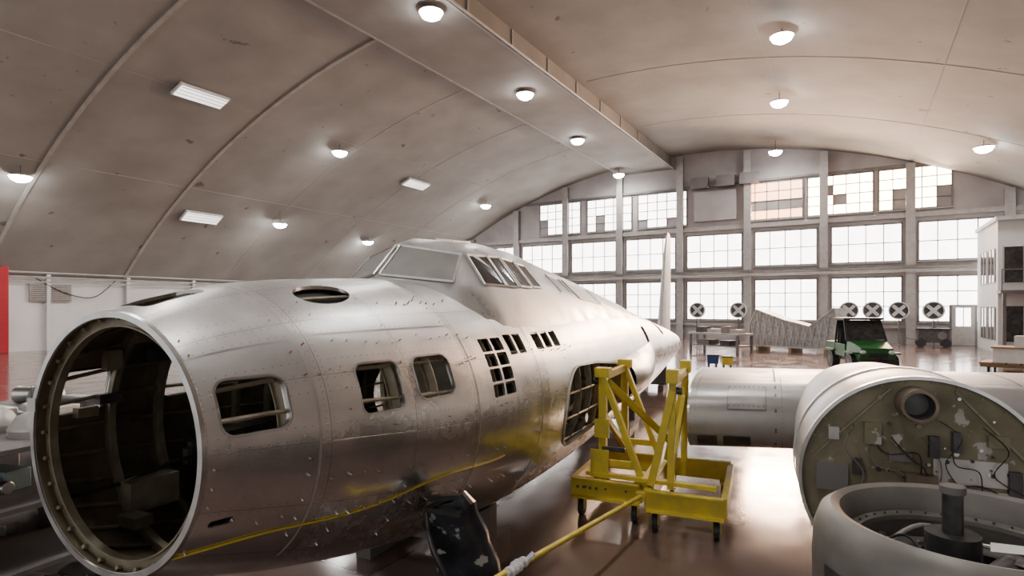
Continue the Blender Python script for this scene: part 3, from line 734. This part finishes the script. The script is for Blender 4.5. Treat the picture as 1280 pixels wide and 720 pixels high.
for x in(-.43,.72,1.95,3.5,-8.9,-6.4):
    e=empty('wall_fan',(x*K,Y1-.75,1.86*K)); b=B(); r=.50
    b.lathe([(r,-.12),(r+.07,-.12),(r+.07,.12),(r,.12)],(0,0,0),(0,1,0),WHITE,32,True)
    b.lathe([(0,.1),(r,.1)],(0,0,0),(0,1,0),DARK,32)
    for i in range(4):
        a=pi/4+i*pi/2; b.bar((.08*math.cos(a),-.02,.08*math.sin(a)),(r*.9*math.cos(a),-.02,r*.9*math.sin(a)),.05,.2,WHITE)
    b.cyl((0,-.1,0),(0,.1,0),.12,WHITE); b.box((0,0,-r-.05-(1.86*K-r)/2+.0),(.1,.3,1.86*K-r-.12),STEEL); b.box((0,.4,0),(.1,.75,.1),STEEL)
    b.build('housing',e)
e=empty('door_1',(4.78*K,Y1-.55,0)); b=B()
b.box((0,0,1.25),(1.35,.1,2.5),STEEL); b.box((0,-.06,1.22),(1.1,.06,2.4),PIPE); b.box((0,-.1,1.75),(.7,.02,1.1),PANE); b.box((0,-.115,1.75),(.05,.02,1.1),STEEL); b.cyl((.42,-.16,1.1),(.42,-.08,1.1),.04,BRIGHT); b.build('leaf',e)
# ------------------------------------------------------------------ lamps
HB=[(-11.4,14.1,11.35),(-12.3,21.6,11.3),(-13.2,29,11.25),(-13.8,37,11.0),(-2.2,21.4,11.2),(-3,28.2,11.2),(-4.1,36.6,11.1),(4.7,32,8.98),(-27.4,9.2,7.04),(-21.8,19.9,9.66),(-22.7,34.2,9.3),(-27.5,20.8,6.67),(-28.4,28.4,6.5)]
HB+=[(-2.0,10,11.1),(-11.3,5,11.2),(-2,1,11.1),(-20,4,9.9)]
for x,y,z in HB:
    x*=K;y*=K;z*=K
    top=vault(x)-z
    if xa<x<xb: z=min(z,zb-.14); top=zb-z
    top=max(top,.12)
    e=empty('high_bay_light',(x,y,z)); b=B()
    b.lathe([(.0,-.26),(.18,-.24),(.34,-.15),(.42,0)],(0,0,-.02),(0,0,1),LAMP,24)
    b.lathe([(.43,-.03),(.45,.0),(.30,.08),(.12,.11),(0,.11)],(0,0,0),(0,0,1),PIPE,24)
    b.cyl((0,0,.08),(0,0,top),.02,DARK,n=6); b.build('reflector',e)
    ld=bpy.data.lights.new('bulb','AREA'); ld.shape='DISK'; ld.size=.7; ld.energy=290; ld.color=(1,.96,.92)
    lo=bpy.data.objects.new('bulb',ld); bpy.context.scene.collection.objects.link(lo); lo.parent=e; lo.location=(0,0,-.30)
for x,y in((-21.4,12.7),(-22.9,26.9),(-28.6,17.0)):
    x*=K;y*=K; z=vault(x)-.14; sl=-(x/K-XC0)/math.sqrt(R*R-(x/K-XC0)**2)
    e=empty('fluorescent_fixture',(x,y,z)); e.rotation_euler=(0,-math.atan(sl),0); b=B()
    b.box((0,0,0),(.85,2.2,.12),WHITE); b.box((0,0,-.08),(.7,2.05,.05),TUBEL)
    for i in range(4): b.box((-.33+i*.22,0,-.11),(.03,2.05,.04),WHITE)
    b.box((0,0,.1),(.3,.3,.08),PIPE); b.build('troffer',e)
# ------------------------------------------------------------------ far objects
e=empty('utility_vehicle',(.1,24.9,0),math.radians(20)); b=B()
for x in(-.62,.62):
    for y in(-.95,.95):
        b.cyl((x-.13,y,.34),(x+.13,y,.34),.34,BLACK,n=24); b.cyl((x-.14,y,.34),(x+.14,y,.34),.17,DARK,n=12)
        b.box((x*.95,y,.72),(.36,.8,.06),GREEN)
b.box((0,0,.5),(1.1,2.3,.25),DARK); 
b.add([(-.6,-1.45,.45),(.6,-1.45,.45),(.68,-.5,.55),(-.68,-.5,.55),(-.5,-1.4,.90),(.5,-1.4,.90),(.62,-.45,1.15),(-.62,-.45,1.15)],[(0,1,5,4),(4,5,6,7),(0,4,7,3),(1,2,6,5),(0,3,2,1),(3,7,6,2)],GREEN)
b.box((0,-1.47,.62),(.6,.05,.22),BLACK); b.box((0,-1.5,.42),(1.2,.1,.14),BLACK); b.box((0,-1.55,.55),(.9,.05,.05),DARK)
for x in(-.45,.45): b.sphere((x,-1.43,.76),.09,WHITE,(1.2,.5,.8),8)
for x in(-.65,.65):
    b.bar((x,-.5,1.1),(x*.9,-.1,1.87),.07,.07,BLACK); b.bar((x,.75,.6),(x*.9,.6,1.87),.07,.07,BLACK); b.bar((x*.9,-.1,1.87),(x*.9,.6,1.87),.07,.07,BLACK); b.box((x,.1,.75),(.06,1.0,.45),GREEN)
b.box((0,.25,1.9),(1.35,1.05,.08),BLACK); b.bar((-.63,-.5,1.12),(.63,-.5,1.12),.06,.06,BLACK)
b.add([(-.6,-.48,1.16),(.6,-.48,1.16),(.55,-.12,1.84),(-.55,-.12,1.84)],[(0,1,2,3)],GLASS)
b.add([(-.58,.66,1.0),(.58,.66,1.0),(.55,.6,1.84),(-.55,.6,1.84)],[(0,1,2,3)],GLASS)
for x in(-.3,.3): b.box((x,.25,.78),(.5,.5,.16),BLACK); b.box((x,.52,1.1),(.48,.12,.6),BLACK)
b.cyl((.3,-.2,1.05),(.3,-.1,1.12),.17,BLACK,n=16)
b.box((0,1.1,.85),(1.35,.9,.32),GREEN); b.box((0,1.1,1.02),(1.2,.8,.02),BLACK)
b.build('body_and_cab',e,bevel=.015)
e=empty('salvaged_wing_frame',(-3.0,33.2,0),-.4); b=B()
P=[(-2.3,.25),(2.6,.25),(2.5,1.2),(2.2,2.3),(1.0,1.35),(-.3,1.65),(-1.9,2.2),(-2.3,1.4)]
for y in(0,1.1): b.add([(p[0],y,p[1]) for p in P],[tuple(range(len(P)))],HAZY)
for i in range(len(P)):
    p,q=P[i],P[(i+1)%len(P)]; b.add([(p[0],0,p[1]),(q[0],0,q[1]),(q[0],1.1,q[1]),(p[0],1.1,p[1])],[(0,1,2,3)],HAZY)
    b.bar((p[0],-.03,p[1]),(q[0],-.03,q[1]),.05,.07,GREYM)
for i in range(13):
    x=-2.2+i*.36; zt=float(np.interp(x,[-2.3,-1.9,-.3,1,2.2,2.5],[1.4,2.2,1.65,1.35,2.3,1.2]))
    b.bar((x,-.05,.3),(x+.25,-.05,zt*.96),.03,.035,PIPE if i%2 else GREYM); b.bar((x+.25,-.05,.3),(x-.02,-.05,zt*.96),.03,.03,GREYM)
for x in(-1.8,0,1.8): b.box((x,.5,.12),(.15,1.2,.24),WOOD)
b.build('lattice',e,smooth=False)
e=empty('assembly_table',(-6.2,31.6,0),-.5); b=B()
b.box((0,0,.95),(3.2,1.3,.1),PIPE); b.box((0,0,.35),(3.0,1.2,.06),STEEL)
for x in(-1.5,1.5):
    for y in(-.55,.55): b.box((x,y,.45),(.1,.1,.9),STEEL)
for x,w,h,m in((-1.1,.5,.3,DARK),(-.3,.6,.2,PIPE),(.5,.4,.35,STEEL),(1.1,.5,.2,PIPE)): b.box((x,0,1.0+h/2),(w,.6,h),m)
b.box((-.8,0,.5),(.8,.8,.25),STEEL); b.box((.6,0,.5),(.6,.8,.25),DARK); b.build('table_with_tools',e,smooth=False)
for i,(x,y,w,h,m) in enumerate(((-4.9,23.5,.4,.32,BLUE),(-4.3,23.2,.35,.3,YEL))):
    e=empty('wheeled_tool_bin',(x,y,0),.3); b=B(); b.box((0,0,.12+h/2),(w,w,h),m,taper=1.1); b.box((0,0,h+.14),(w*1.15,w*1.15,.05),DARK)
    for a in(-1,1):
        for c in(-1,1): b.cyl((a*w*.35-.03,c*w*.35,.06),(a*w*.35+.03,c*w*.35,.06),.06,BLACK)
    b.build('bin',e)
e=empty('portable_generator',(3.3*K,36.3*K,0)); b=B()
b.box((0,0,.65),(1.5,.8,.75),DARK); b.box((0,0,1.07),(1.6,.9,.08),BLACK); b.cyl((.4,-.45,.7),(.4,-.35,.7),.22,STEEL)
for x in(-.6,.6): b.cyl((x,-.42,.25),(x,-.3,.25),.25,BLACK); b.cyl((x,.3,.25),(x,.42,.25),.25,BLACK)
b.bar((-.75,0,.4),(-1.3,0,.5),.05,.05,STEEL); b.build('unit',e)
e=empty('mezzanine_office',(7.05*K,35.3*K,0)); b=B(); w,d,h=3.5*K,5*K,5.9*K
b.box((0,0,h/2),(w,d,h),WALLL)
for z in(1.3,3.9):
    for y in(-1.5,.6,): 
        b.box((-w/2-.02,y,z*K),(.05,1.7,1.7),GLASS); 
        for dy in(-.85,0,.85): b.box((-w/2-.05,y+dy,z*K),(.04,.07,1.8),PIPE)
    for x in(-1.0,1.0): 
        b.box((x,-d/2-.02,z*K),(1.6,.05,1.8),GLASS)
        for dx in(-.8,0,.8): b.box((x+dx,-d/2-.05,z*K),(.07,.04,1.9),PIPE)
b.box((0,0,h+.05),(w+.2,d+.3,.2),PIPE); b.box((0,-d/2-.5,2.7*K),(w+.1,1.0,.15),STEEL)
for x in np.arange(-w/2,w/2,1.0): b.box((float(x),-d/2-.95,2.7*K+.55),(.05,.05,1.1),STEEL)
b.box((0,-d/2-.95,2.7*K+1.1),(w,.05,.05),STEEL)
for x in(-w/2+.1,w/2-.1): b.box((x,-d/2-.9,1.35*K),(.14,.14,2.7*K),STEEL)
b.build('office_block',e,smooth=False)
e=empty('wooden_crate_on_dolly',(5.1,27,0),-.3); b=B()
for i in range(6): b.box((-1+i*.4,0,.32),(.34,1.5,.06),WOOD)
for y in(-.6,0,.6): b.box((0,y,.23),(2.3,.1,.12),WOOD)
for x in(-.9,.9):
    for y in(-.6,.6): b.cyl((x-.03,y,.09),(x+.03,y,.09),.09,BLACK); b.box((x,y,.17),(.1,.1,.04),DARK)
b.box((.1,0,.6),(1.8,1.1,.5),PAPER); b.box((.1,0,.88),(1.9,1.2,.06),WOOD); b.box((.3,.1,1.1),(1.1,.7,.4),WHITE)
b.build('crate',e,smooth=False)
# ------------------------------------------------------------------ light & camera
w=bpy.data.worlds.new('world'); bpy.context.scene.world=w; w.use_nodes=True
bg=w.node_tree.nodes['Background']; bg.inputs[0].default_value=(1,.98,.96,1); bg.inputs[1].default_value=1.15
cd=bpy.data.cameras.new('camera'); cam=bpy.data.objects.new('camera',cd); bpy.context.scene.collection.objects.link(cam)
cd.sensor_width=36; cd.lens=720/1280*36; cd.shift_y=25/1280; cd.clip_end=300; cd.clip_start=.05
cam.location=(0,0,2.3); cam.rotation_euler=(pi/2,0,math.atan2(.5145,.8575))
bpy.context.scene.camera=cam
